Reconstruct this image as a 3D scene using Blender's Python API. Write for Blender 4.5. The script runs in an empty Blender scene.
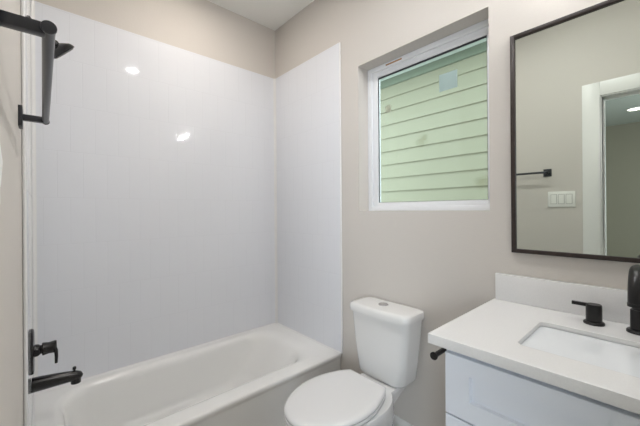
import bpy, bmesh, math, random
from math import sin, cos, pi, radians
from mathutils import Vector, Matrix

scene = bpy.context.scene
COL = scene.collection

# ------------------------------------------------------------------ camera
H = 1.295                       # lens height
YAW, ROLL, FPX = 0.842275, -0.00757, 311.03
cam_data = bpy.data.cameras.new('camera')
cam = bpy.data.objects.new('camera', cam_data)
COL.objects.link(cam)
fw = Vector((cos(YAW), sin(YAW), 0))
rt = Vector((sin(YAW), -cos(YAW), 0))
up = Vector((0, 0, 1))
r2 = rt * cos(ROLL) + up * sin(ROLL)
u2 = up * cos(ROLL) - rt * sin(ROLL)
cam.matrix_world = Matrix(((r2.x, u2.x, -fw.x, 0.0), (r2.y, u2.y, -fw.y, 0.0), (r2.z, u2.z, -fw.z, H), (0, 0, 0, 1)))
cam_data.sensor_width = 36
cam_data.lens = 36 * FPX / 640
cam_data.shift_y = -0.005
cam_data.clip_start = 0.01
scene.camera = cam

# ------------------------------------------------------------------ world, exposure
SKY = 3.3
CEIL_E, TUB_E, VAN_E, HALL_E = 330.0, 76.0, 400.0, 8.0
CEIL_C, TUB_C, VAN_C = (0.99, 0.99, 1.0), (1.0, 0.90, 0.80), (1.0, 1.0, 1.0)
HALL_DAY = 66.0                 # daylight entering the window of the room beyond the doorway
world = bpy.data.worlds.new('world')
scene.world = world
world.use_nodes = True
bg = world.node_tree.nodes['Background']
bg.inputs[0].default_value = (0.82, 0.92, 1.0, 1)
bg.inputs[1].default_value = SKY
scene.view_settings.view_transform = 'Standard'
scene.view_settings.look = 'None'
scene.view_settings.gamma = 1
scene.view_settings.exposure = 0.54
scene.view_settings.use_curve_mapping = False
day = bpy.data.lights.new('hall_daylight', 'AREA')
day.shape = 'RECTANGLE'
day.size, day.size_y = 1.8, 1.4
day.energy = HALL_DAY
day.color = (0.84, 0.92, 1.0)
day_o = bpy.data.objects.new('hall_daylight', day)
COL.objects.link(day_o)
day_o.location = (-2.4, -1.85, 1.55)
day_o.rotation_euler = (radians(90), 0, 0)      # shines towards +Y through the opening


# ------------------------------------------------------------------ materials
def lin(r, g, b):
    return tuple(((c / 255) / 12.92 if c / 255 <= 0.04045 else ((c / 255 + 0.055) / 1.055) ** 2.4) for c in (r, g, b)) + (1,)


def mat(name, col, rough=0.5, metal=0.0, spec=0.5, bump=None, coat=0.0, mottle=None):
    m = bpy.data.materials.new(name)
    m.use_nodes = True
    nt = m.node_tree
    p = nt.nodes['Principled BSDF']
    p.inputs['Base Color'].default_value = col
    p.inputs['Roughness'].default_value = rough
    p.inputs['Metallic'].default_value = metal
    p.inputs['Specular IOR Level'].default_value = spec
    p.inputs['Coat Weight'].default_value = coat
    tc = nt.nodes.new('ShaderNodeTexCoord')
    if bump:
        sc, st, dist = bump
        n = nt.nodes.new('ShaderNodeTexNoise')
        n.inputs['Scale'].default_value = sc
        n.inputs['Detail'].default_value = 3
        b = nt.nodes.new('ShaderNodeBump')
        b.inputs['Strength'].default_value = st
        b.inputs['Distance'].default_value = dist
        nt.links.new(tc.outputs['Object'], n.inputs['Vector'])
        nt.links.new(n.outputs['Fac'], b.inputs['Height'])
        nt.links.new(b.outputs['Normal'], p.inputs['Normal'])
    if mottle:
        sc, amt = mottle
        n = nt.nodes.new('ShaderNodeTexNoise')
        n.inputs['Scale'].default_value = sc
        n.inputs['Detail'].default_value = 4
        r = nt.nodes.new('ShaderNodeValToRGB')
        r.color_ramp.elements[0].position = 0.3
        r.color_ramp.elements[1].position = 0.7
        r.color_ramp.elements[0].color = tuple(c * (1 - amt) for c in col[:3]) + (1,)
        r.color_ramp.elements[1].color = tuple(min(1, c * (1 + amt)) for c in col[:3]) + (1,)
        nt.links.new(tc.outputs['Object'], n.inputs['Vector'])
        nt.links.new(n.outputs['Fac'], r.inputs['Fac'])
        nt.links.new(r.outputs['Color'], p.inputs['Base Color'])
    return m


def emis(name, col, e):
    m = bpy.data.materials.new(name)
    m.use_nodes = True
    nt = m.node_tree
    p = nt.nodes['Principled BSDF']
    p.inputs['Base Color'].default_value = (0.9, 0.9, 0.9, 1)
    p.inputs['Emission Color'].default_value = tuple(col) + (1,)
    p.inputs['Emission Strength'].default_value = e
    return m


def tile_mat(name, axis, phase):
    m = bpy.data.materials.new(name)
    m.use_nodes = True
    nt = m.node_tree
    L = nt.links.new
    p = nt.nodes['Principled BSDF']
    p.inputs['Roughness'].default_value = 0.045
    p.inputs['Specular IOR Level'].default_value = 0.5
    tc = nt.nodes.new('ShaderNodeTexCoord')
    sep = nt.nodes.new('ShaderNodeSeparateXYZ')
    L(tc.outputs['Object'], sep.inputs[0])
    a1 = nt.nodes.new('ShaderNodeMath'); a1.operation = 'ADD'; a1.inputs[1].default_value = phase
    a2 = nt.nodes.new('ShaderNodeMath'); a2.operation = 'SUBTRACT'; a2.inputs[1].default_value = 0.38 - 0.2475 * 4
    L(sep.outputs[axis], a1.inputs[0])
    L(sep.outputs['Z'], a2.inputs[0])
    cb = nt.nodes.new('ShaderNodeCombineXYZ')
    L(a1.outputs[0], cb.inputs['X'])
    L(a2.outputs[0], cb.inputs['Y'])

    def brick(c1, c2, mort, size, smooth):
        b = nt.nodes.new('ShaderNodeTexBrick')
        b.offset = 0.5
        b.offset_frequency = 2
        b.squash = 1.0
        b.inputs['Scale'].default_value = 1.0
        b.inputs['Brick Width'].default_value = 0.11
        b.inputs['Row Height'].default_value = 0.2475
        b.inputs['Mortar Size'].default_value = size
        b.inputs['Mortar Smooth'].default_value = smooth
        b.inputs['Bias'].default_value = 0
        b.inputs['Color1'].default_value = c1
        b.inputs['Color2'].default_value = c2
        b.inputs['Mortar'].default_value = mort
        L(cb.outputs[0], b.inputs['Vector'])
        return b
    white = lin(235, 237, 242)
    b1 = brick(white, white, lin(228, 230, 235), 0.0009, 0.3)
    L(b1.outputs['Color'], p.inputs['Base Color'])
    b2 = brick((0, 0, 0, 1), (1, 1, 1, 1), (0.5, 0.5, 0.5, 1), 0.0022, 0.8)
    inv = nt.nodes.new('ShaderNodeMath'); inv.operation = 'SUBTRACT'; inv.inputs[0].default_value = 1
    L(b2.outputs['Fac'], inv.inputs[1])
    wob = nt.nodes.new('ShaderNodeTexNoise')
    wob.inputs['Scale'].default_value = 9
    wob.inputs['Detail'].default_value = 1
    L(tc.outputs['Object'], wob.inputs['Vector'])
    hm = nt.nodes.new('ShaderNodeMath'); hm.operation = 'MULTIPLY_ADD'; hm.inputs[1].default_value = 0.9
    L(wob.outputs['Fac'], hm.inputs[0])
    L(inv.outputs[0], hm.inputs[2])
    bp = nt.nodes.new('ShaderNodeBump')
    bp.inputs['Strength'].default_value = 0.55
    bp.inputs['Distance'].default_value = 0.0006
    L(hm.outputs[0], bp.inputs['Height'])
    # each tile sits at its own very slight tilt
    sp = nt.nodes.new('ShaderNodeSeparateColor')
    L(b2.outputs['Color'], sp.inputs[0])
    t1 = nt.nodes.new('ShaderNodeMath'); t1.operation = 'MULTIPLY_ADD'; t1.inputs[1].default_value = 0.014; t1.inputs[2].default_value = -0.007
    L(sp.outputs[0], t1.inputs[0])
    fr = nt.nodes.new('ShaderNodeMath'); fr.operation = 'MULTIPLY'; fr.inputs[1].default_value = 7.31
    L(sp.outputs[0], fr.inputs[0])
    fr2 = nt.nodes.new('ShaderNodeMath'); fr2.operation = 'FRACT'
    L(fr.outputs[0], fr2.inputs[0])
    t2 = nt.nodes.new('ShaderNodeMath'); t2.operation = 'MULTIPLY_ADD'; t2.inputs[1].default_value = 0.014; t2.inputs[2].default_value = -0.007
    L(fr2.outputs[0], t2.inputs[0])
    c2 = nt.nodes.new('ShaderNodeCombineXYZ')
    L(t1.outputs[0], c2.inputs['X' if axis == 'X' else 'Y'])
    L(t2.outputs[0], c2.inputs['Z'])
    va = nt.nodes.new('ShaderNodeVectorMath'); va.operation = 'ADD'
    L(bp.outputs['Normal'], va.inputs[0])
    L(c2.outputs[0], va.inputs[1])
    vn = nt.nodes.new('ShaderNodeVectorMath'); vn.operation = 'NORMALIZE'
    L(va.outputs[0], vn.inputs[0])
    L(vn.outputs[0], p.inputs['Normal'])
    return m


def glass_mat(name, tint):
    m = bpy.data.materials.new(name)
    m.use_nodes = True
    nt = m.node_tree
    nt.nodes.remove(nt.nodes['Principled BSDF'])
    out = nt.nodes['Material Output']
    t = nt.nodes.new('ShaderNodeBsdfTransparent'); t.inputs[0].default_value = tint
    g = nt.nodes.new('ShaderNodeBsdfGlossy'); g.inputs['Roughness'].default_value = 0.01
    f = nt.nodes.new('ShaderNodeFresnel'); f.inputs['IOR'].default_value = 1.35
    mx = nt.nodes.new('ShaderNodeMixShader')
    nt.links.new(f.outputs[0], mx.inputs[0])
    nt.links.new(t.outputs[0], mx.inputs[1])
    nt.links.new(g.outputs[0], mx.inputs[2])
    nt.links.new(mx.outputs[0], out.inputs[0])
    return m


def siding_mat(name, col, spots):
    """painted lap siding with faint brown smudges where the photo shows them"""
    m = mat(name, col, 0.7, spec=0.2)
    nt = m.node_tree
    p = nt.nodes['Principled BSDF']
    L = nt.links.new
    tc = nt.nodes.new('ShaderNodeTexCoord')
    n = nt.nodes.new('ShaderNodeTexNoise'); n.inputs['Scale'].default_value = 14
    L(tc.outputs['Object'], n.inputs['Vector'])
    prev = None
    for (y, z, r) in spots:
        d = nt.nodes.new('ShaderNodeVectorMath'); d.operation = 'DISTANCE'
        d.inputs[1].default_value = (3.2, y, z)
        L(tc.outputs['Object'], d.inputs[0])
        mr = nt.nodes.new('ShaderNodeMapRange')
        mr.inputs['From Min'].default_value = r
        mr.inputs['From Max'].default_value = r * 0.2
        L(d.outputs['Value'], mr.inputs['Value'])
        if prev:
            a = nt.nodes.new('ShaderNodeMath'); a.operation = 'MAXIMUM'
            L(prev, a.inputs[0]); L(mr.outputs[0], a.inputs[1]); prev = a.outputs[0]
        else:
            prev = mr.outputs[0]
    mu = nt.nodes.new('ShaderNodeMath'); mu.operation = 'MULTIPLY'
    L(prev, mu.inputs[0]); L(n.outputs['Fac'], mu.inputs[1])
    mx = nt.nodes.new('ShaderNodeMix'); mx.data_type = 'RGBA'
    L(mu.outputs[0], mx.inputs['Factor'])
    mx.inputs['A'].default_value = col
    mx.inputs['B'].default_value = lin(108, 102, 76)
    L(mx.outputs['Result'], p.inputs['Base Color'])
    return m


M = {}
M['paint'] = mat('greige_wall_paint', lin(213, 208, 202), 0.75, spec=0.25, bump=(140, 0.25, 0.002))
M['ceiling'] = mat('white_ceiling_paint', lin(243, 243, 239), 0.9, spec=0.1, bump=(160, 0.2, 0.002))
M['trim'] = mat('white_semi_gloss_trim', lin(236, 236, 234), 0.35)
M['floor'] = mat('grey_brown_floor', lin(200, 196, 190), 0.5, mottle=(6, 0.15))
M['tileX'] = tile_mat('glossy_white_tile_back', 'X', -0.003 + 1.1)
M['tileY'] = tile_mat('glossy_white_tile_sides', 'Y', 0.02)
M['caulk'] = mat('white_caulk', lin(240, 240, 240), 0.25)
M['tub'] = mat('white_acrylic', lin(245, 245, 243), 0.12, spec=0.5)
M['porcelain'] = mat('white_porcelain', lin(231, 231, 230), 0.10, spec=0.5, coat=0.2)
M['seat'] = mat('white_plastic_seat', lin(231, 231, 231), 0.18)
M['sink'] = mat('white_china_sink', lin(232, 236, 240), 0.10, coat=0.2)
M['quartz'] = mat('white_quartz', lin(230, 230, 230), 0.22, mottle=(220, 0.02))
M['cabinet'] = mat('pale_cool_white_cabinet_paint', lin(234, 239, 248), 0.4, spec=0.4)
M['black'] = mat('matte_black_metal', (0.024, 0.026, 0.033, 1), 0.30, spec=0.6)
M['faucet'] = mat('satin_black_faucet_finish', (0.009, 0.0085, 0.009, 1), 0.33, spec=0.4)
M['bronze'] = mat('oil_rubbed_black_metal', (0.009, 0.008, 0.009, 1), 0.22, spec=0.5)
M['frame'] = mat('dark_bronze_mirror_frame', lin(44, 33, 29), 0.45, metal=0.0)
M['mirror'] = mat('silvered_mirror_glass', (0.71, 0.755, 0.705, 1), 0.004, metal=1.0)
M['vinyl'] = mat('white_window_vinyl', lin(240, 242, 245), 0.3)
M['gasket'] = mat('dark_window_gasket', lin(60, 62, 66), 0.6)
M['glass'] = glass_mat('window_glass', (0.93, 0.97, 0.95, 1))
M['chrome'] = mat('brushed_chrome', (0.62, 0.62, 0.63, 1), 0.22, metal=1.0)
M['siding'] = siding_mat('green_lap_siding_paint', lin(137, 136, 117), ((1.836, 2.07, 0.09), (1.201, 1.55, 0.09)))
M['frieze'] = mat('green_frieze_paint', lin(96, 106, 90), 0.7)
M['soffit'] = mat('pale_soffit_paint', lin(176, 184, 178), 0.8)
M['ground'] = mat('bare_earth', lin(170, 160, 140), 0.95, mottle=(3, 0.2))
M['stucco'] = mat('outside_wall_paint', lin(190, 195, 188), 0.9)
M['label_grey'] = mat('grey_blue_sticker_paper', lin(164, 186, 184), 0.6)
M['label_tan'] = mat('tan_sticker_paper', lin(172, 178, 158), 0.7)
M['label_orange'] = mat('orange_brown_sticker', lin(176, 130, 82), 0.6)
M['switch'] = mat('white_switch_plastic', lin(240, 240, 236), 0.35)
M['switch_gap_shade'] = mat('shade_grey_switch_surround', lin(176, 178, 174), 0.5)  # white device frame coloured grey to imitate the shade around each rocker
M['dark'] = mat('dark_hole', (0.01, 0.01, 0.01, 1), 0.6)
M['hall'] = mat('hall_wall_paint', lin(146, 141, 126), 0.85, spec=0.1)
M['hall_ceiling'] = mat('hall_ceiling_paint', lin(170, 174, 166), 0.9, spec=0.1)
M['rubber'] = mat('grey_rubber', lin(110, 110, 110), 0.6)


# ------------------------------------------------------------------ mesh helpers
def obj(name, bm, m, parent=None, smooth=True, angle=35):
    bmesh.ops.remove_doubles(bm, verts=bm.verts, dist=1e-6)
    bmesh.ops.recalc_face_normals(bm, faces=bm.faces)
    me = bpy.data.meshes.new(name)
    bm.to_mesh(me)
    bm.free()
    mats = m if isinstance(m, (list, tuple)) else [m]
    for x in mats:
        me.materials.append(x)
    if smooth:
        me.polygons.foreach_set('use_smooth', [True] * len(me.polygons))
        me.set_sharp_from_angle(angle=radians(angle))
    o = bpy.data.objects.new(name, me)
    COL.objects.link(o)
    if parent:
        o.parent = parent
        o.matrix_parent_inverse = parent_inv(parent)
    return o


def parent_inv(p):
    # part meshes keep world coordinates; only the thing's Empty carries an offset
    return Matrix.Identity(4) if p.type == 'MESH' else p.matrix_basis.inverted()


def tag(o, label, cat, group=None, kind=None):
    o['label'] = label
    o['category'] = cat
    if group:
        o['group'] = group
    if kind:
        o['kind'] = kind
    return o


def thing(name, loc, label, cat, group=None):
    o = bpy.data.objects.new(name, None)
    o.empty_display_size = 0.05
    o.location = loc
    COL.objects.link(o)
    return tag(o, label, cat, group)


def structure(name, bm, m, parent=None, **kw):
    o = obj(name, bm, m, parent, **kw)
    if not parent:
        o['kind'] = 'structure'
    return o


def NB():
    return bmesh.new()


def box(bm, a, b, bev=0.0, seg=2):
    x0, y0, z0 = (min(a[i], b[i]) for i in range(3))
    x1, y1, z1 = (max(a[i], b[i]) for i in range(3))
    v = [bm.verts.new(c) for c in ((x0, y0, z0), (x1, y0, z0), (x1, y1, z0), (x0, y1, z0), (x0, y0, z1), (x1, y0, z1), (x1, y1, z1), (x0, y1, z1))]
    fs = [bm.faces.new([v[i] for i in f]) for f in ((0, 3, 2, 1), (4, 5, 6, 7), (0, 1, 5, 4), (1, 2, 6, 5), (2, 3, 7, 6), (3, 0, 4, 7))]
    if bev:
        es = list({e for f in fs for e in f.edges})
        bmesh.ops.bevel(bm, geom=es, offset=bev, segments=seg, profile=0.5, affect='EDGES')
    return bm


def loft(bm, loops, cap0=True, cap1=True, closed=True):
    rows = [[bm.verts.new(p) for p in lp] for lp in loops]
    n = len(rows[0])
    for a, b in zip(rows, rows[1:]):
        for i in range(n if closed else n - 1):
            j = (i + 1) % n
            bm.faces.new((a[i], a[j], b[j], b[i]))
    if cap0:
        bm.faces.new(list(reversed(rows[0])))
    if cap1:
        bm.faces.new(rows[-1])
    return rows


def frame_of(d):
    d = Vector(d).normalized()
    a = Vector((0, 0, 1)) if abs(d.z) < 0.9 else Vector((1, 0, 0))
    u = d.cross(a).normalized()
    v = d.cross(u).normalized()
    return d, u, v


def lathe(bm, origin, axis, prof, n=32, sx=1.0, cap=True):
    """prof: list of (distance along axis, radius)"""
    d, u, v = frame_of(axis)
    o = Vector(origin)
    loops = []
    for t, r in prof:
        r = max(r, 1e-5)
        loops.append([o + d * t + u * (r * sx * cos(2 * pi * i / n)) + v * (r * sin(2 * pi * i / n)) for i in range(n)])
    loft(bm, loops, cap, cap)
    return bm


def cyl(bm, a, b, r, n=28, bev=0.0):
    a, b = Vector(a), Vector(b)
    Lh = (b - a).length
    if bev:
        prof = [(0, r - bev), (bev * 0.3, r - bev * 0.3), (bev, r), (Lh - bev, r), (Lh - bev * 0.3, r - bev * 0.3), (Lh, r - bev)]
    else:
        prof = [(0, r), (Lh, r)]
    return lathe(bm, a, b - a, prof, n)


def tube(bm, pts, rad, n=20, flat=1.0):
    pts = [Vector(p) for p in pts]
    rs = rad if isinstance(rad, (list, tuple)) else [rad] * len(pts)
    loops = []
    t0 = (pts[1] - pts[0]).normalized()
    _, u, v = frame_of(t0)
    for i, p in enumerate(pts):
        t = (pts[min(i + 1, len(pts) - 1)] - pts[max(i - 1, 0)]).normalized()
        u = (u - t * u.dot(t)).normalized()
        v = t.cross(u)
        loops.append([p + u * (rs[i] * flat * cos(2 * pi * k / n)) + v * (rs[i] * sin(2 * pi * k / n)) for k in range(n)])
    loft(bm, loops)
    return bm


def rrect(x0, x1, y0, y1, r, z, k=6):
    """rounded rectangle loop in the XY plane, counter-clockwise"""
    pts = []
    for cx, cy, a0 in ((x1 - r, y1 - r, 0), (x0 + r, y1 - r, pi / 2), (x0 + r, y0 + r, pi), (x1 - r, y0 + r, 3 * pi / 2)):
        for i in range(k + 1):
            a = a0 + (pi / 2) * i / k
            pts.append(Vector((cx + r * cos(a), cy + r * sin(a), z)))
    return pts


def ring(bm, x0, x1, ya, yb, za, zb, w, bev=0.002, wb=None, wt=None, wn=None):
    wb = wb or w
    wt = wt or w
    wn = wn or w
    box(bm, (x0, ya, za), (x1, ya + wn, zb), bev)
    box(bm, (x0, yb - w, za), (x1, yb, zb), bev)
    box(bm, (x0, ya + wn - 0.001, za), (x1, yb - w + 0.001, za + wb), bev)
    box(bm, (x0, ya + wn - 0.001, zb - wt), (x1, yb - w + 0.001, zb), bev)


# ------------------------------------------------------------------ room dimensions
XL, XW, YT, YR, ZC = -0.05, 1.44, 2.155, -0.535, 2.775
WT = 0.12
XH = -4.85                        # far wall of the room beyond the door
DOOR_Y0, DOOR_Y1, DOOR_Z = -0.43, 0.306, 2.065
WIN = (0.513, 1.256, 1.285, 2.167)

bm = NB(); box(bm, (XH - 0.1, -1.7, -0.05), (XW + 0.16, YT + WT, 0)); structure('floor', bm, M['floor'], smooth=False)
bm = NB(); box(bm, (XL - WT, YR - WT, ZC), (XW + 0.16, YT + WT, ZC + 0.06)); structure('ceiling', bm, M['ceiling'], smooth=False)
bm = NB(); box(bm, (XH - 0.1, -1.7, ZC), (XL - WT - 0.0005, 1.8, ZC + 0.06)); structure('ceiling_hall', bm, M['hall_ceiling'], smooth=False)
bm = NB(); box(bm, (XL - WT, YT, 0), (XW + 0.16, YT + WT, ZC)); structure('wall_back', bm, M['paint'], smooth=False)
bm = NB(); box(bm, (XL - WT, YR - WT, 0), (XW + 0.16, YR, ZC)); structure('wall_front', bm, M['paint'], smooth=False)
bm = NB()                          # window wall with its opening
y0, y1, z0, z1 = WIN
XO = XW + 0.15
box(bm, (XW, YR, 0), (XO, y0, ZC)); box(bm, (XW, y1, 0), (XO, YT, ZC))
box(bm, (XW, y0, 0), (XO, y1, z0)); box(bm, (XW, y0, z1), (XO, y1, ZC))
structure('wall_right', bm, M['paint'], smooth=False)
bm = NB()                          # wall with the doorway the photo is taken from
box(bm, (XL - WT, YR, 0), (XL, DOOR_Y0 - 0.02, ZC)); box(bm, (XL - WT, DOOR_Y1 + 0.02, 0), (XL, YT, ZC))
box(bm, (XL - WT, DOOR_Y0 - 0.02, DOOR_Z + 0.02), (XL, DOOR_Y1 + 0.02, ZC))
structure('wall_left', bm, M['paint'], smooth=False)
# the room beyond the doorway
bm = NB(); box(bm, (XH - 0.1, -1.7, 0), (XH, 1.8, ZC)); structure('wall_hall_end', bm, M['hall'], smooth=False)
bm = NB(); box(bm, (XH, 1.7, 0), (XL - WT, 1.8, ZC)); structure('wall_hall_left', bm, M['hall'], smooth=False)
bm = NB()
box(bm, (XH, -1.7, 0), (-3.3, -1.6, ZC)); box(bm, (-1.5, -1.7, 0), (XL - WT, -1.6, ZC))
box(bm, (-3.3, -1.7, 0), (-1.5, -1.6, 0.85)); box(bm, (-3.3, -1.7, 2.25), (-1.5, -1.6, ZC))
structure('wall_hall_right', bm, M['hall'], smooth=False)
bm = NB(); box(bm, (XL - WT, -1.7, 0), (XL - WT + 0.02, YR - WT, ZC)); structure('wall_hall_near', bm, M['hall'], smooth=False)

# door jamb and casing
bm = NB()
for ya, yb in ((DOOR_Y1, DOOR_Y1 + 0.019), (DOOR_Y0 - 0.019, DOOR_Y0)):
    box(bm, (XL - WT - 0.002, ya, 0), (XL + 0.002, yb, DOOR_Z + 0.019), 0.001)
box(bm, (XL - WT - 0.002, DOOR_Y0, DOOR_Z), (XL + 0.002, DOOR_Y1, DOOR_Z + 0.019), 0.001)
for ya, yb in ((DOOR_Y1 - 0.011, DOOR_Y1), (DOOR_Y0, DOOR_Y0 + 0.011)):
    box(bm, (XL - 0.085, ya, 0), (XL - 0.05, yb, DOOR_Z), 0.001)
box(bm, (XL - 0.085, DOOR_Y0, DOOR_Z - 0.011), (XL - 0.05, DOOR_Y1, DOOR_Z), 0.001)
structure('door_1', bm, M['trim'])
bm = NB()
cw = 0.096
for (sx0, sx1) in ((XL + 0.0005, XL + 0.0145), (XL - WT - 0.0145, XL - WT - 0.0005)):
    ci = 0.008
    box(bm, (sx0, DOOR_Y1 + ci, 0), (sx1, DOOR_Y1 + ci + cw, DOOR_Z + ci + cw), 0.002)
    box(bm, (sx0, DOOR_Y0 - ci - cw + 0.002, 0), (sx1, DOOR_Y0 - ci, DOOR_Z + ci + cw), 0.002)
    box(bm, (sx0, DOOR_Y0 - ci, DOOR_Z + ci), (sx1, DOOR_Y1 + ci, DOOR_Z + ci + cw), 0.002)
structure('trim_1', bm, M['trim'])


def base_profile(bm, p0, p1, nrm, h=0.135, t=0.014):
    """baseboard with an eased top, running from p0 to p1 against the wall, nrm pointing into the room"""
    n = Vector(nrm)
    prof = [(0, 0), (t, 0), (t, h - 0.03), (t * 0.8, h - 0.022), (t * 0.55, h - 0.008), (t * 0.3, h), (0, h)]
    loops = [[Vector(p) + n * a + Vector((0, 0, b)) for a, b in prof] for p in (p0, p1)]
    loft(bm, loops)


BH = 0.165
bm = NB(); base_profile(bm, (XW - 0.0005, 0.456, 0), (XW - 0.0005, 1.412, 0), (-1, 0, 0), BH); structure('baseboard_right', bm, M['trim'])
bm = NB(); base_profile(bm, (XL + 0.0005, DOOR_Y1 + 0.11, 0), (XL + 0.0005, 1.41, 0), (1, 0, 0), BH); structure('baseboard_left', bm, M['trim'])
bm = NB(); base_profile(bm, (XL + 0.02, YR + 0.0005, 0), (XW - 0.02, YR + 0.0005, 0), (0, 1, 0), BH); structure('baseboard_front', bm, M['trim'])

# ------------------------------------------------------------------ window
fx0, fx1 = XW + 0.088, XW + 0.138


win = bpy.data.objects.new('window_1', None)
win.location = (XW + 0.1, 0.88, WIN[2]); COL.objects.link(win); win['kind'] = 'structure'
bm = NB(); ring(bm, fx0, fx1, y0 + 0.001, y1 - 0.001, z0 + 0.001, z1 - 0.001, 0.030, wb=0.026, wn=0.020)
obj('window_frame', bm, M['vinyl'], win)
bm = NB(); ring(bm, fx0 + 0.012, fx1 - 0.008, y0 + 0.019, y1 - 0.029, z0 + 0.025, z1 - 0.029, 0.040, wb=0.026, wt=0.036, wn=0.024)
sash = obj('window_sash', bm, M['vinyl'], win)
gy0, gy1, gz0, gz1 = y0 + 0.052, y1 - 0.073, z0 + 0.049, z1 - 0.065
gy0 = y0 + 0.046
gx = fx0 + 0.024
bm2 = NB(); box(bm2, (gx, y0 + 0.038, gz0 - 0.004), (gx + 0.004, y1 - 0.064, gz1 + 0.006))
obj('pane', bm2, M['glass'], sash, smooth=False)
bm = NB(); ring(bm, fx0 + 0.019, gx - 0.0005, y0 + 0.041, y1 - 0.067, z0 + 0.049, z1 - 0.063, 0.006, bev=0, wb=0.004, wt=0.011)
obj('gasket', bm, M['gasket'], sash, smooth=False)
# neighbouring house wall
nh = thing('neighbour_house', (3.3, 1.5, 0), 'pale green house with lap siding seen close outside the window', 'house')
bm = NB()
NX, EXP = 3.2, 0.1635
prof = []
zz = 1.518 - 8 * EXP
rows_ = []
while zz < 2.80:
    zt = min(zz + EXP, 2.84)
    rows_.append((zz, zt)); zz += EXP
for a, b in rows_:
    pr = [(NX - 0.020, a), (NX - 0.002, b + 0.012), (NX + 0.03, b + 0.012), (NX + 0.03, a), (NX - 0.002, a)]
    loops = [[Vector((x, y, z)) for x, z in pr] for y in (-1.6, 4.2)]
    loft(bm, loops)
obj('siding', bm, M['siding'], nh, smooth=False)
bm = NB(); box(bm, (NX - 0.028, -1.6, 2.806), (NX + 0.03, 4.2, 2.895), 0.003); obj('frieze_board', bm, M['frieze'], nh)
bm = NB(); box(bm, (NX - 0.38, -1.6, 2.895), (NX + 0.1, 4.2, 2.915)); obj('soffit', bm, M['soffit'], nh, smooth=False)
bm = NB(); box(bm, (NX - 0.41, -1.6, 2.88), (NX - 0.38, 4.2, 3.05), 0.003); obj('fascia', bm, M['soffit'], nh)
bm = NB(); box(bm, (NX + 0.03, -1.6, 0), (NX + 0.2, 4.2, 2.895)); obj('wall_core', bm, M['siding'], nh, smooth=False)
bm = NB(); box(bm, (XW + 0.16, -1.7, -0.05), (NX + 0.5, 4.3, 0)); structure('ground', bm, M['ground'], smooth=False)
# stickers on the glass and frame
bm = NB(); box(bm, (gx - 0.0012, 0.70, 1.905), (gx - 0.0002, 0.795, 1.993), 0.0003)
tag(obj('window_sticker', bm, M['label_grey']), 'square grey-blue sticker left on the upper window glass', 'sticker', 'stickers left on the new window')
bm = NB(); box(bm, (gx - 0.0012, 1.096, 1.876), (gx - 0.0002, 1.137, 1.918), 0.0003)
tag(obj('window_sticker', bm, M['label_tan']), 'small tan square sticker near the far side of the window glass', 'sticker', 'stickers left on the new window')
bm = NB(); box(bm, (fx0 - 0.0012, 1.005, 2.147), (fx0 - 0.0002, 1.115, 2.155), 0.0003)
tag(obj('window_sticker', bm, M['label_orange']), 'thin orange-brown strip stuck on the top window frame', 'sticker', 'stickers left on the new window')

# ------------------------------------------------------------------ tile surround
ZT0, ZT1, TT = 0.3703, 2.370, 0.011
YTF, XLF, XWF, YTE = YT - TT, XL + TT, XW - TT, 1.405
sur = thing('tile_surround', (0.7, YT, ZT0), 'glossy white tile surround lining three walls above the bathtub', 'tile surround')
bm = NB(); box(bm, (XL + 0.0005, YTF, ZT0), (XW - 0.0005, YT - 0.0005, ZT1)); obj('back_panel', bm, M['tileX'], sur, smooth=False)
bm = NB(); box(bm, (XWF, YTE, ZT0), (XW - 0.0005, YTF - 0.0005, ZT1)); obj('side_panel', bm, M['tileY'], sur, smooth=False)
bm = NB(); box(bm, (XL + 0.0005, YTE, ZT0), (XLF, YTF - 0.0005, ZT1)); obj('side_panel', bm, M['tileY'], sur, smooth=False)


def cove(bm, cx, cy, sx, sy, r, za, zb):
    """concave corner strip filling the inside corner at cx, cy; sx, sy point into the room"""
    def lp(z):
        pts = [Vector((cx, cy, z)), Vector((cx + sx * r, cy, z))]
        for i in range(1, 6):
            a = (pi / 2) * i / 6
            pts.append(Vector((cx + sx * (r - r * sin(a)), cy + sy * (r - r * cos(a)), z)))
        pts.append(Vector((cx, cy + sy * r, z)))
        return pts
    loft(bm, [lp(za), lp(zb)])


bm = NB(); cove(bm, XWF - 0.0005, YTF - 0.0005, -1, -1, 0.016, ZT0, ZT1); obj('corner_bead', bm, M['caulk'], sur)
bm = NB(); cove(bm, XLF + 0.0005, YTF - 0.0005, 1, -1, 0.016, ZT0, ZT1); obj('corner_bead', bm, M['caulk'], sur)
bm = NB()
tube(bm, [(XW - 0.006, YTE - 0.001, ZT0), (XW - 0.006, YTE - 0.001, ZT1)], 0.0055, 12)
obj('edge_trim', bm, M['caulk'], sur)
bm = NB()
tube(bm, [(XL + 0.006, YTE - 0.001, ZT0), (XL + 0.006, YTE - 0.001, ZT1)], 0.0055, 12)
obj('edge_trim', bm, M['caulk'], sur)

bm = NB()
for pa, pb, n1 in (((XLF, YTF, 0), (XWF, YTF, 0), (0, -1, 0)), ((XWF, YTE, 0), (XWF, YTF, 0), (-1, 0, 0)), ((XLF, YTE, 0), (XLF, YTF, 0), (1, 0, 0))):
    n1 = Vector(n1)
    prof = [(0.0003, 0.0003), (0.007, 0.0003), (0.0045, 0.0016), (0.002, 0.004), (0.0003, 0.008)]
    loft(bm, [[Vector(p) + n1 * a + Vector((0, 0, ZT0 + b)) for a, b in prof] for p in (pa, pb)])
obj('caulk_line', bm, M['caulk'], sur)

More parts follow.
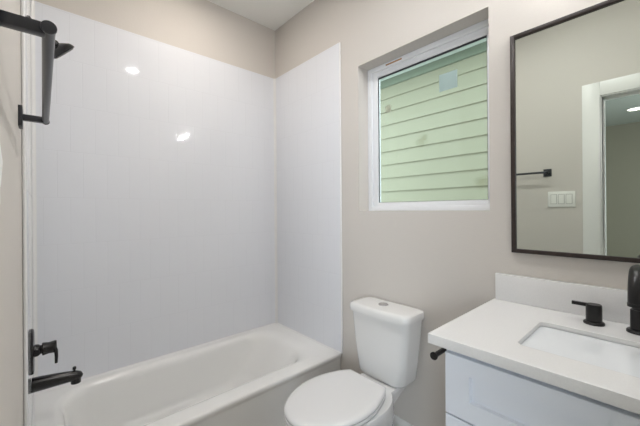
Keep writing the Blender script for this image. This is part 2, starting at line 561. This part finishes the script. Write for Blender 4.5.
# ------------------------------------------------------------------ bathtub
TX0, TX1, TY0, TY1, RIM = XL + 0.001, XW - 0.001, 1.412, YT - 0.001, 0.370
tubr = thing('bathtub', (0.7, 1.78, 0), 'white alcove bathtub with a flat front under the tiled walls', 'bathtub')
bm = NB()
K = 10


def tl(x0, x1, ya, yb, r, z):
    return rrect(x0, x1, ya, yb, r, z, K)


ap = 0.010
loops = [tl(TX0, TX1, TY0 + ap, TY1, 0.004, 0.0),
         tl(TX0, TX1, TY0 + ap, TY1, 0.004, 0.325),
         tl(TX0, TX1, TY0 + ap * 0.6, TY1, 0.004, 0.338),
         tl(TX0, TX1, TY0, TY1, 0.005, 0.350),
         tl(TX0, TX1, TY0, TY1, 0.005, RIM - 0.010),
         tl(TX0, TX1, TY0 + 0.001, TY1, 0.005, RIM - 0.006),
         tl(TX0, TX1, TY0 + 0.004, TY1, 0.005, RIM - 0.002),
         tl(TX0, TX1, TY0 + 0.010, TY1, 0.005, RIM)]
ix0, ix1, iy0, iy1 = TX0 + 0.085, TX1 - 0.095, TY0 + 0.085, TY1 - 0.052
loops += [tl(TX0 + 0.006, TX1 - 0.006, TY0 + 0.016, TY1 - 0.006, 0.011, RIM), tl(ix0 - 0.006, ix1 + 0.010, iy0 - 0.006, iy1 + 0.006, 0.171, RIM), tl(ix0, ix1, iy0, iy1, 0.165, RIM - 0.0006)]
for d, z in ((0.008, -0.0025), (0.016, -0.007), (0.023, -0.014), (0.029, -0.026), (0.034, -0.045)):
    loops.append(tl(ix0 + d, ix1 - d * 2.6, iy0 + d * 1.6, iy1 - d, 0.165, RIM + z))
# walls go down, head end leans back
for t in (0.25, 0.5, 0.72, 0.86):
    z = RIM - 0.045 - t * 0.245
    loops.append(tl(ix0 + 0.032 + 0.03 * t, ix1 - 0.088 - 0.22 * t, iy0 + 0.0545 + 0.035 * t, iy1 - 0.032 - 0.030 * t, 0.165 - 0.03 * t, z))
for d, z in ((0.0, 0.100), (0.010, 0.084), (0.024, 0.073), (0.045, 0.066), (0.075, 0.062), (0.11, 0.060)):
    loops.append(tl(ix0 + 0.062 + d, ix1 - 0.308 - d * 1.2, iy0 + 0.088 + d, iy1 - 0.060 - d, 0.13, z))
loft(bm, loops, True, True)
obj('tub_shell', bm, M['tub'], tubr, angle=60)
bm = NB(); lathe(bm, (0.19, 1.775, 0.0605), (0, 0, 1), [(0, 0.034), (0.003, 0.034), (0.005, 0.028), (0.006, 0.012), (0.016, 0.012), (0.018, 0.010)], 28)
obj('drain', bm, M['bronze'], tubr)
bm = NB(); lathe(bm, (0.068, 1.78, 0.27), (1, 0, 0), [(0, 0.036), (0.006, 0.036), (0.010, 0.030), (0.011, 0.006)], 28)
obj('overflow_plate', bm, M['bronze'], tubr)

# ------------------------------------------------------------------ tub and shower fittings
FY = 1.78
sv = thing('shower_valve', (XLF, FY, 0.71), 'black round shower valve with lever handle on the tile above the tub spout', 'shower valve')
bm = NB(); lathe(bm, (XLF + 0.0003, FY, 0.71), (1, 0, 0), [(0, 0.092), (0.004, 0.092), (0.008, 0.089), (0.010, 0.078), (0.011, 0.02)], 40)
obj('escutcheon', bm, M['bronze'], sv)
bm = NB(); lathe(bm, (XLF + 0.0105, FY, 0.71), (1, 0, 0), [(0, 0.026), (0.012, 0.024), (0.020, 0.018), (0.024, 0.018)], 28)
obj('sleeve', bm, M['bronze'], sv)
bm = NB()
lathe(bm, (XLF + 0.034, FY, 0.71), (1, 0, 0), [(0, 0.024), (0.003, 0.027), (0.022, 0.0235), (0.045, 0.026), (0.048, 0.024)], 28)
hd = obj('handle', bm, M['bronze'], sv)
bm = NB()
tube(bm, [(XLF + 0.072, FY - 0.012, 0.718), (XLF + 0.079, FY - 0.026, 0.70), (XLF + 0.080, FY - 0.030, 0.676), (XLF + 0.079, FY - 0.031, 0.648)], [0.0075, 0.007, 0.006, 0.005], 14)
obj('lever', bm, M['bronze'], hd)

tsp = thing('tub_spout', (XLF, FY, 0.555), 'long black tub spout with a pull knob, just above the bathtub rim', 'tub spout')
bm = NB()
ax = [(XLF + 0.0003, FY, 0.568), (XLF + 0.03, FY, 0.567), (XLF + 0.08, FY, 0.564), (XLF + 0.12, FY, 0.561), (XLF + 0.145, FY, 0.558), (XLF + 0.160, FY, 0.554), (XLF + 0.168, FY, 0.549)]
tube(bm, ax, [0.030, 0.029, 0.026, 0.0235, 0.022, 0.018, 0.010], 28)
lathe(bm, (XLF + 0.147, FY, 0.562), (0, 0, -1), [(0, 0.018), (0.012, 0.0195), (0.036, 0.0185), (0.036, 0.013), (0.026, 0.012)], 24)
obj('spout_body', bm, M['bronze'], tsp)
bm = NB(); lathe(bm, (XLF + 0.142, FY, 0.577), (0, 0, 1), [(0, 0.004), (0.008, 0.004), (0.010, 0.0068), (0.020, 0.0068), (0.022, 0.005)], 20)
obj('diverter_knob', bm, M['bronze'], tsp)

sh = thing('overhead_shower', (XLF, FY, 2.085), 'black shower head tilted down from the tile behind the towel bar', 'shower head')
bm = NB(); lathe(bm, (XLF + 0.0003, FY, 2.085), (1, 0, 0), [(0, 0.030), (0.003, 0.030), (0.008, 0.024), (0.014, 0.014), (0.014, 0.011)], 28)
obj('flange', bm, M['bronze'], sh)
bm = NB(); tube(bm, [(XLF + 0.004, FY, 2.085), (XLF + 0.025, FY, 2.087), (XLF + 0.045, FY, 2.083), (XLF + 0.060, FY - 0.003, 2.066), (XLF + 0.073, FY - 0.007, 2.042)], 0.0095, 18)
obj('shower_arm', bm, M['bronze'], sh)
bm = NB()
nd = Vector((0.71, 0.19, -0.68)).normalized()
fc = Vector((0.076, FY, 1.998))
lathe(bm, fc - nd * 0.052, nd, [(0, 0.012), (0.008, 0.014), (0.014, 0.013), (0.020, 0.024), (0.032, 0.044), (0.043, 0.050), (0.050, 0.0515), (0.052, 0.050), (0.052, 0.044)], 36)
hb = obj('head_shell', bm, M['bronze'], sh)
bm = NB(); lathe(bm, fc + nd * 0.0002, nd, [(0, 0.0435), (0.0015, 0.0435), (0.003, 0.041), (0.003, 0.01)], 36)
obj('spray_face', bm, M['rubber'], hb)['label'] = 'grey spray face'

# ------------------------------------------------------------------ towel bar
tb = thing('towel_bar', (XL, 0.925, 1.565), 'black metal towel bar on the left wall close to the viewer', 'towel bar')
BX, BZ, BY0, BY1, BR = 0.0085, 1.566, 0.603, 1.246, 0.0080
bm = NB(); cyl(bm, (BX, BY0 + 0.004, BZ), (BX, BY1 - 0.004, BZ), BR, 28); obj('bar', bm, M['black'], tb)
for ye, s in ((BY0, 1), (BY1, -1)):
    bm = NB(); cyl(bm, (BX, ye, BZ), (BX, ye + s * 0.006, BZ), BR + 0.0016, 28, 0.001); obj('end_cap', bm, M['black'], tb)
    yp = ye + s * 0.016
    bm = NB(); box(bm, (XL + 0.005, yp - 0.0085, BZ - 0.0085), (BX - BR * 0.5, yp + 0.0085, BZ + 0.0085), 0.0012); po = obj('post', bm, M['black'], tb)
    bm = NB(); box(bm, (XL + 0.0004, yp - 0.026, BZ - 0.029), (XL + (0.0052 if s > 0 else 0.0095), yp + 0.026, BZ + 0.029), 0.0012); obj('wall_plate', bm, M['black'], tb)

# ------------------------------------------------------------------ light switch
SY, SZ = 0.534, 1.362
sw = thing('light_switch', (XL, SY, SZ), 'white three-gang light switch plate beside the door casing below the towel bar', 'light switch')
bm = NB(); box(bm, (XL + 0.0004, SY - 0.0835, SZ - 0.058), (XL + 0.0065, SY + 0.0835, SZ + 0.058), 0.0025); obj('switch_plate', bm, M['switch'], sw)
for k in (-1, 0, 1):
    yc = SY + k * 0.046
    bm = NB(); ring(bm, XL + 0.0062, XL + 0.0069, yc - 0.0195, yc + 0.0195, SZ - 0.0362, SZ + 0.0362, 0.0028, bev=0); obj('rocker_surround', bm, M['switch_gap_shade'], sw)
    bm = NB()
    pr = [(0.0067, -0.033), (0.0085, -0.033), (0.0105, 0.0), (0.0075, 0.033), (0.0067, 0.033)]
    loft(bm, [[Vector((XL + x, yc + dy, SZ + z)) for x, z in pr] for dy in (-0.0165, 0.0165)])
    obj('rocker', bm, M['switch'], sw, angle=10)

# ------------------------------------------------------------------ toilet
TYC, KYC = 0.985, 0.992
to = thing('toilet', (1.1, TYC, 0), 'white two-piece toilet with closed lid between bathtub and vanity', 'toilet')


def egg(xb, xf, w, z, n=48, sq=2.3, cx=0.42):
    """bowl outline: xb back, xf front (smaller X), half-width w"""
    pts = []
    xm = xb + (xf - xb) * cx
    for i in range(n):
        a = 2 * pi * i / n
        c, s = cos(a), sin(a)
        if c >= 0:     # towards the back
            x = xm + (xb - xm) * (abs(c) ** (2 / 2.5))
            y = w * (abs(s) ** (2 / 2.1)) * (1 if s >= 0 else -1)
        else:
            x = xm + (xf - xm) * (abs(c) ** (2 / 2.15))
            y = w * (abs(s) ** (2 / 2.05)) * (1 if s >= 0 else -1)
        pts.append(Vector((x, TYC + y, z)))
    return pts


RZ = 0.431
bm = NB()
loops = [egg(1.36, 0.86, 0.105, 0.0), egg(1.36, 0.86, 0.106, 0.02), egg(1.355, 0.87, 0.100, 0.04), egg(1.34, 0.885, 0.093, 0.12), egg(1.33, 0.875, 0.098, 0.20),
         egg(1.32, 0.83, 0.122, 0.27), egg(1.30, 0.775, 0.152, 0.33), egg(1.28, 0.742, 0.172, 0.375), egg(1.265, 0.732, 0.179, 0.40), egg(1.26, 0.730, 0.181, RZ - 0.008), egg(1.258, 0.734, 0.178, RZ)]
loft(bm, loops)
obj('bowl', bm, M['porcelain'], to, angle=60)
bm = NB()          # rear deck the tank stands on
dl = []
for z, xb, xf, w in ((0.24, 1.24, 1.10, 0.070), (0.33, 1.285, 1.10, 0.085), (0.385, 1.35, 1.10, 0.100), (0.405, 1.39, 1.10, 0.105), (0.415, 1.40, 1.10, 0.106), (0.4255, 1.398, 1.10, 0.103)):
    dl.append(rrect(xf, xb, TYC - w, TYC + w, 0.035, z, 6))
loft(bm, dl)
obj('tank_deck', bm, M['porcelain'], to, angle=60)
bm = NB()
for s in (-1, 1):  # trapway bulge on both sides
    tube(bm, [(1.00, TYC + s * 0.060, 0.20), (1.10, TYC + s * 0.075, 0.245), (1.19, TYC + s * 0.080, 0.235), (1.265, TYC + s * 0.080, 0.16), (1.30, TYC + s * 0.078, 0.07), (1.305, TYC + s * 0.078, 0.002)], [0.035, 0.044, 0.048, 0.046, 0.044, 0.042], 20)
obj('trapway', bm, M['porcelain'], to, angle=60)


LYC = 0.991
LID_HALF = [(1.186, 0.0), (1.186, 0.06), (1.186, 0.105), (1.182, 0.117), (1.165, 0.128), (1.13, 0.147), (1.08, 0.165), (1.03, 0.179), (0.97, 0.184),
            (0.91, 0.178), (0.85, 0.160), (0.80, 0.133), (0.76, 0.099), (0.735, 0.062), (0.724, 0.030), (0.721, 0.0)]


def lidloop(off, z):
    """outline of the closed lid and seat: straight back edge, rounded front; off shrinks it"""
    def cr(p0, p1, p2, p3, t):
        return tuple(0.5 * ((2 * b) + (c - a) * t + (2 * a - 5 * b + 4 * c - d) * t * t + (3 * b - a - 3 * c + d) * t ** 3) for a, b, c, d in zip(p0, p1, p2, p3))
    P = LID_HALF
    half = []
    for i in range(len(P) - 1):
        p0 = P[i - 1] if i else (P[1][0], -P[1][1])
        p3 = P[i + 2] if i + 2 < len(P) else (P[-2][0], -P[-2][1])
        for t in (0, 0.34, 0.67):
            half.append(cr(p0, P[i], P[i + 1], p3, t))
    half.append(P[-1])
    pts = half + [(x, -y) for x, y in reversed(half[1:-1])]
    cx = 0.95
    out = []
    for x, y in pts:
        out.append(Vector((cx + (x - cx) * (1 - off / 0.22), LYC + y * 0.97 * (1 - off / 0.18), z)))
    return out


bm = NB(); loft(bm, [lidloop(0.006, RZ + 0.001), lidloop(0.0, RZ + 0.006), lidloop(0.0, RZ + 0.014), lidloop(0.004, RZ + 0.018)])
obj('seat', bm, M['seat'], to, angle=60)
bm = NB(); loft(bm, [lidloop(0.006, RZ + 0.0195), lidloop(0.001, RZ + 0.022), lidloop(-0.001, RZ + 0.028), lidloop(-0.001, RZ + 0.034), lidloop(0.004, RZ + 0.040), lidloop(0.012, RZ + 0.0435), lidloop(0.03, RZ + 0.0455), lidloop(0.07, RZ + 0.0465)])
obj('lid', bm, M['seat'], to, angle=60)
for s in (-1, 1):
    bm = NB(); cyl(bm, (1.188, LYC + s * 0.065 - 0.018, RZ + 0.014), (1.188, LYC + s * 0.065 + 0.018, RZ + 0.014), 0.0125, 20, 0.002); obj('hinge', bm, M['seat'], to)


def front_split(lp):
    """add points along the straight front edge so that the bulge is a curve"""
    out = []
    n = len(lp)
    for i in range(n):
        a, b = lp[i], lp[(i + 1) % n]
        out.append(a)
        if i == 15:                # the front edge, between the two front corners
            for t in range(1, 8):
                out.append(a.lerp(b, t / 8))
    return out


def tank_outline(xf, xb, w, z, r=0.035, bulge=0.014):
    lp = front_split(rrect(xf, xb, KYC - w, KYC + w, r, z, 7))
    xm = (xf + xb) / 2
    for p in lp:
        if p.x < xm:
            p.x -= bulge * (1 - ((p.y - KYC) / w) ** 2)
    return lp


bm = NB()
TB = 1.424
loft(bm, [tank_outline(1.288, TB - 0.01, 0.122, 0.4290, 0.03), tank_outline(1.277, TB - 0.002, 0.136, 0.431), tank_outline(1.273, TB, 0.141, 0.440), tank_outline(1.268, TB, 0.154, 0.53), tank_outline(1.264, TB, 0.166, 0.63), tank_outline(1.261, TB, 0.178, 0.748)])
obj('tank', bm, M['porcelain'], to, angle=50)
bm = NB()
loft(bm, [tank_outline(1.259, TB, 0.172, 0.7482), tank_outline(1.250, TB + 0.002, 0.186, 0.7505), tank_outline(1.249, TB + 0.002, 0.188, 0.758), tank_outline(1.250, TB + 0.002, 0.188, 0.776), tank_outline(1.254, TB, 0.185, 0.786), tank_outline(1.262, TB - 0.008, 0.172, 0.791), tank_outline(1.275, TB - 0.02, 0.158, 0.7925)])
tl_ = obj('tank_lid', bm, M['porcelain'], to, angle=50)
bm = NB(); lathe(bm, (1.338, TYC + 0.018, 0.7925), (0, 0, 1), [(0, 0.026), (0.003, 0.026), (0.0045, 0.023), (0.0045, 0.0225), (0.0052, 0.0215), (0.0055, 0.004)], 36)
obj('flush_button', bm, M['chrome'], tl_)['label'] = 'brushed metal dual flush button'
bm = NB()
lathe(bm, (1.335, TYC, 0.4257), (0, 0, 1), [(0, 0.030), (0.003, 0.030)], 24, 1.0)
obj('tank_gasket', bm, M['dark'], to)

# ------------------------------------------------------------------ vanity
CT = 0.914
CY0, CY1, CX0, CX1 = -0.42, 0.495, 0.880, XW - 0.001
VX, VY0, VY1 = 0.915, -0.378, 0.452
va = thing('vanity_cabinet', (1.17, 0.04, 0), 'pale white shaker vanity cabinet below the white countertop', 'cabinet')
bm = NB()
ZB = CT - 0.0305
box(bm, (VX, VY1 - 0.018, 0.0), (XW - 0.016, VY1, ZB)); box(bm, (VX, VY0, 0.0), (XW - 0.016, VY0 + 0.018, ZB))
box(bm, (VX + 0.06, VY0 + 0.018, 0.0), (VX + 0.078, VY1 - 0.018, 0.11)); box(bm, (VX, VY0 + 0.018, 0.10), (XW - 0.016, VY1 - 0.018, 0.118))
box(bm, (VX, VY0 + 0.018, ZB - 0.09), (VX + 0.018, VY1 - 0.018, ZB)); box(bm, (VX, VY0 + 0.018, 0.66), (VX + 0.018, VY1 - 0.018, 0.70))
box(bm, (XW - 0.03, VY0 + 0.018, 0.118), (XW - 0.018, VY1 - 0.018, ZB))
obj('carcass', bm, M['cabinet'], va, smooth=False)


def shaker(bm, xf, xb, ya, yb, za, zb, st, rt_, rb, rec=0.009):
    """door front facing -X"""
    def lp(x, i0, i1, i2, i3):
        return [Vector((x, ya + i0, za + i2)), Vector((x, yb - i1, za + i2)), Vector((x, yb - i1, zb - i3)), Vector((x, ya + i0, zb - i3))]
    e = 0.0015
    loops = [lp(xb, 0, 0, 0, 0), lp(xf + e, 0, 0, 0, 0), lp(xf, e, e, e, e), lp(xf, st, st, rb, rt_), lp(xf + rec, st + 0.0025, st + 0.0025, rb + 0.0025, rt_ + 0.0025)]
    loft(bm, loops)


FX0, FX1 = 0.895, VX - 0.0005
bm = NB(); shaker(bm, FX0, FX1, VY0 + 0.003, VY1 - 0.005, 0.690, 0.868, 0.070, 0.048, 0.056, 0.011); obj('drawer_front', bm, M['cabinet'], va, smooth=False)
ym = (VY0 + VY1) / 2
for a, b in ((ym + 0.0015, VY1 - 0.005), (VY0 + 0.003, ym - 0.0015)):
    bm = NB(); shaker(bm, FX0, FX1, a, b, 0.115, 0.685, 0.065, 0.065, 0.065); obj('door', bm, M['cabinet'], va, smooth=False)

# countertop with sink cut-out
SX0, SX1, SY0, SY1 = 0.996, 1.252, -0.176, 0.288
ct = thing('vanity_countertop', (1.16, 0.04, CT), 'white quartz vanity countertop with a sink cut-out and backsplash', 'countertop')
bm = NB()


def cl(z, e, r=0.004):
    return rrect(CX0 + e, CX1 - e, CY0 + e, CY1 - e, r, z, 6)


def hl(z, e):
    return rrect(SX0 - e, SX1 + e, SY0 - e, SY1 + e, 0.022 + e, z, 6)


lo = [hl(CT - 0.030, 0.04), cl(CT - 0.030, 0.001), cl(CT - 0.029, 0), cl(CT - 0.002, 0), cl(CT - 0.0005, 0.0006), cl(CT, 0.002), cl(CT, 0.005, 0.003), hl(CT, 0.006), hl(CT, 0.0025), hl(CT - 0.0008, 0.0008), hl(CT - 0.003, 0), hl(CT - 0.014, 0), hl(CT - 0.015, 0.04), hl(CT - 0.030, 0.04)]
loft(bm, lo, False, False)
obj('counter_slab', bm, M['quartz'], ct, angle=40)
bm = NB(); box(bm, (XW - 0.021, CY0, CT + 0.0003), (XW - 0.001, CY1 - 0.008, CT + 0.109), 0.0015); obj('backsplash', bm, M['quartz'], ct)
# sink
sk = thing('bathroom_sink', (1.124, 0.056, 0.76), 'white rectangular undermount sink set in the vanity countertop', 'sink')
bm = NB()


def sl(z, e, r):
    return rrect(SX0 + e, SX1 - e, SY0 + e, SY1 - e, r, z, 6)


zt = CT - 0.0155
lo = [sl(zt, -0.025, 0.045), sl(zt, -0.004, 0.026), sl(zt - 0.004, -0.003, 0.027), sl(zt - 0.05, 0.001, 0.03), sl(zt - 0.10, 0.008, 0.035), sl(zt - 0.118, 0.016, 0.038), sl(zt - 0.128, 0.030, 0.04), sl(zt - 0.133, 0.06, 0.04), sl(zt - 0.136, 0.105, 0.02),
      sl(zt - 0.148, 0.100, 0.02), sl(zt - 0.146, 0.05, 0.04), sl(zt - 0.136, 0.012, 0.045), sl(zt - 0.10, -0.006, 0.045), sl(zt - 0.012, -0.014, 0.04), sl(zt - 0.012, -0.025, 0.045), sl(zt, -0.025, 0.045)]
loft(bm, lo, False, False)
o0 = len(bm.verts)
bmesh.ops.holes_fill(bm, edges=bm.edges)
obj('basin', bm, M['sink'], sk, angle=60)
bm = NB(); lathe(bm, (1.124, 0.056, zt - 0.1355), (0, 0, 1), [(0, 0.026), (0.002, 0.026), (0.003, 0.02), (0.0035, 0.004)], 28); obj('drain', bm, M['black'], sk)

# faucet
fa = thing('faucet', (1.350, 0.058, CT), 'matte black widespread faucet with gooseneck spout behind the sink', 'faucet')
FYc = 0.060
FXc = 1.350
bm = NB()
za = CT + 0.0003
lathe(bm, (FXc, FYc, za), (0, 0, 1), [(0, 0.0300), (0.006, 0.0300), (0.009, 0.0275), (0.0095, 0.019)], 36)
sb = obj('spout_base', bm, M['faucet'], fa)
bm = NB(); lathe(bm, (FXc, FYc, za + 0.0095), (0, 0, 1), [(0, 0.0210), (0.058, 0.0210), (0.060, 0.0197), (0.060, 0.012)], 32); obj('spout_collar', bm, M['faucet'], sb)
bm = NB()
R_ = 0.073
zc = CT + 0.126
path = [(FXc, FYc, CT + 0.065), (FXc, FYc, CT + 0.09), (FXc, FYc, zc - 0.005)]
for i in range(0, 17):
    a = pi * i / 16
    path.append((FXc - R_ + R_ * cos(a), FYc, zc + R_ * sin(a)))
path += [(FXc - 2 * R_, FYc, zc - 0.004), (FXc - 2 * R_, FYc, zc - 0.008)]
tube(bm, path, 0.0172, 28)
obj('spout', bm, M['faucet'], fa)
bm = NB(); lathe(bm, (FXc - 2 * R_, FYc, zc - 0.006), (0, 0, -1), [(0, 0.0182), (0.009, 0.0182), (0.010, 0.0172), (0.010, 0.0125), (0.007, 0.012)], 28); obj('aerator', bm, M['faucet'], fa)
for s in (1, -1):
    yc = FYc + s * 0.105
    bm = NB()
    lathe(bm, (FXc, yc, za), (0, 0, 1), [(0, 0.0275), (0.005, 0.0275), (0.008, 0.025), (0.0085, 0.019)], 36)
    hb_ = obj('handle_base', bm, M['faucet'], fa)
    bm = NB(); lathe(bm, (FXc, yc, za + 0.0087), (0, 0, 1), [(0, 0.0205), (0.001, 0.021), (0.048, 0.021), (0.053, 0.0205), (0.055, 0.019), (0.0555, 0.004)], 32)
    hn = obj('handle', bm, M['faucet'], hb_)
    bm = NB()
    ya, yb = yc + s * 0.012, yc + s * 0.057
    box(bm, (FXc - 0.0065, min(ya, yb), za + 0.0535), (FXc + 0.0065, max(ya, yb), za + 0.0642), 0.0012)
    hn2 = obj('lever', bm, M['faucet'], fa)

# paper holder on the vanity side
ph = thing('toilet_paper_holder', (1.05, VY1, 0.824), 'empty black toilet paper holder arm on the vanity side near the toilet', 'toilet paper holder')
PY, PZ = 0.503, 0.824
bm = NB(); cyl(bm, (0.937, PY, PZ), (1.075, PY, PZ), 0.0080, 20); obj('arm', bm, M['faucet'], ph)
bm = NB(); cyl(bm, (0.930, PY, PZ), (0.9365, PY, PZ), 0.0125, 28, 0.0012); obj('end_cap', bm, M['faucet'], ph)
bm = NB(); cyl(bm, (1.066, VY1 + 0.008, PZ), (1.066, PY + 0.002, PZ), 0.0085, 20); obj('post', bm, M['faucet'], ph)
bm = NB(); cyl(bm, (1.066, VY1 + 0.0003, PZ), (1.066, VY1 + 0.008, PZ), 0.024, 32, 0.0015); obj('wall_plate', bm, M['faucet'], ph)

# ------------------------------------------------------------------ mirror
mi = thing('wall_mirror', (XW, 0.06, 1.117), 'large rectangular mirror in a thin dark bronze frame above the vanity', 'mirror')
MY0, MY1, MZ0, MZ1 = -0.31, 0.4255, 1.1165, 1.992
bm = NB()
ring(bm, XW - 0.022, XW - 0.0005, MY0, MY1, MZ0, MZ1, 0.0155, bev=0.0015)
obj('mirror_frame', bm, M['frame'], mi)
bm = NB(); box(bm, (XW - 0.013, MY0 + 0.014, MZ0 + 0.014), (XW - 0.009, MY1 - 0.014, MZ1 - 0.014)); obj('mirror_glass', bm, M['mirror'], mi, smooth=False)

# ------------------------------------------------------------------ lamps
M['ceil_glow'] = emis('ceiling_lamp_glow', CEIL_C, CEIL_E)
M['tub_glow'] = emis('tub_lamp_glow', TUB_C, TUB_E)
M['van_glow'] = emis('vanity_globe_glow', VAN_C, VAN_E)
M['hall_glow'] = emis('hall_lamp_glow', (1, 0.93, 0.84), HALL_E)


def downlight(x, y, r, glow, label, group):
    t = thing('ceiling_light', (x, y, ZC), label, 'ceiling light', group)
    bm = NB(); lathe(bm, (x, y, ZC - 0.0003), (0, 0, -1), [(0, r + 0.018), (0.006, r + 0.016), (0.010, r + 0.004), (0.010, r), (0.004, r)], 40, cap=False); obj('trim_ring', bm, M['trim'], t)
    bm = NB(); lathe(bm, (x, y, ZC - 0.003), (0, 0, -1), [(0, r - 0.001), (0.003, r - 0.001), (0.004, r * 0.8), (0.0045, 0.002)], 40); obj('diffuser', bm, glow, t)


downlight(0.70, 0.59, 0.042, M['ceil_glow'], 'round ceiling light overhead between toilet and vanity', 'recessed ceiling lights')
downlight(0.70, 1.67, 0.066, M['tub_glow'], 'round ceiling light overhead above the bathtub', 'recessed ceiling lights')
downlight(-3.78, 0.33, 0.075, M['hall_glow'], 'round ceiling light of the dim room seen through the mirror', 'recessed ceiling lights')

vl = thing('vanity_light', (XW, 0.058, 2.26), 'two-globe vanity light on the wall above the mirror', 'wall light')
bm = NB(); box(bm, (XW - 0.018, -0.10, 2.19), (XW - 0.0005, 0.216, 2.24), 0.004); obj('back_plate', bm, M['black'], vl)
for k in (-1, 1):
    yc = 0.058 + k * 0.090
    bm = NB(); tube(bm, [(XW - 0.017, yc, 2.215), (XW - 0.035, yc, 2.215), (XW - 0.052, yc, 2.219), (XW - 0.058, yc, 2.232), (XW - 0.058, yc, 2.273)], 0.007, 14); obj('arm', bm, M['black'], vl)
    bm = NB()
    bmesh.ops.create_uvsphere(bm, u_segments=24, v_segments=16, radius=0.018, matrix=Matrix.Translation((XW - 0.058, yc, 2.290)))
    obj('globe', bm, M['van_glow'], vl)
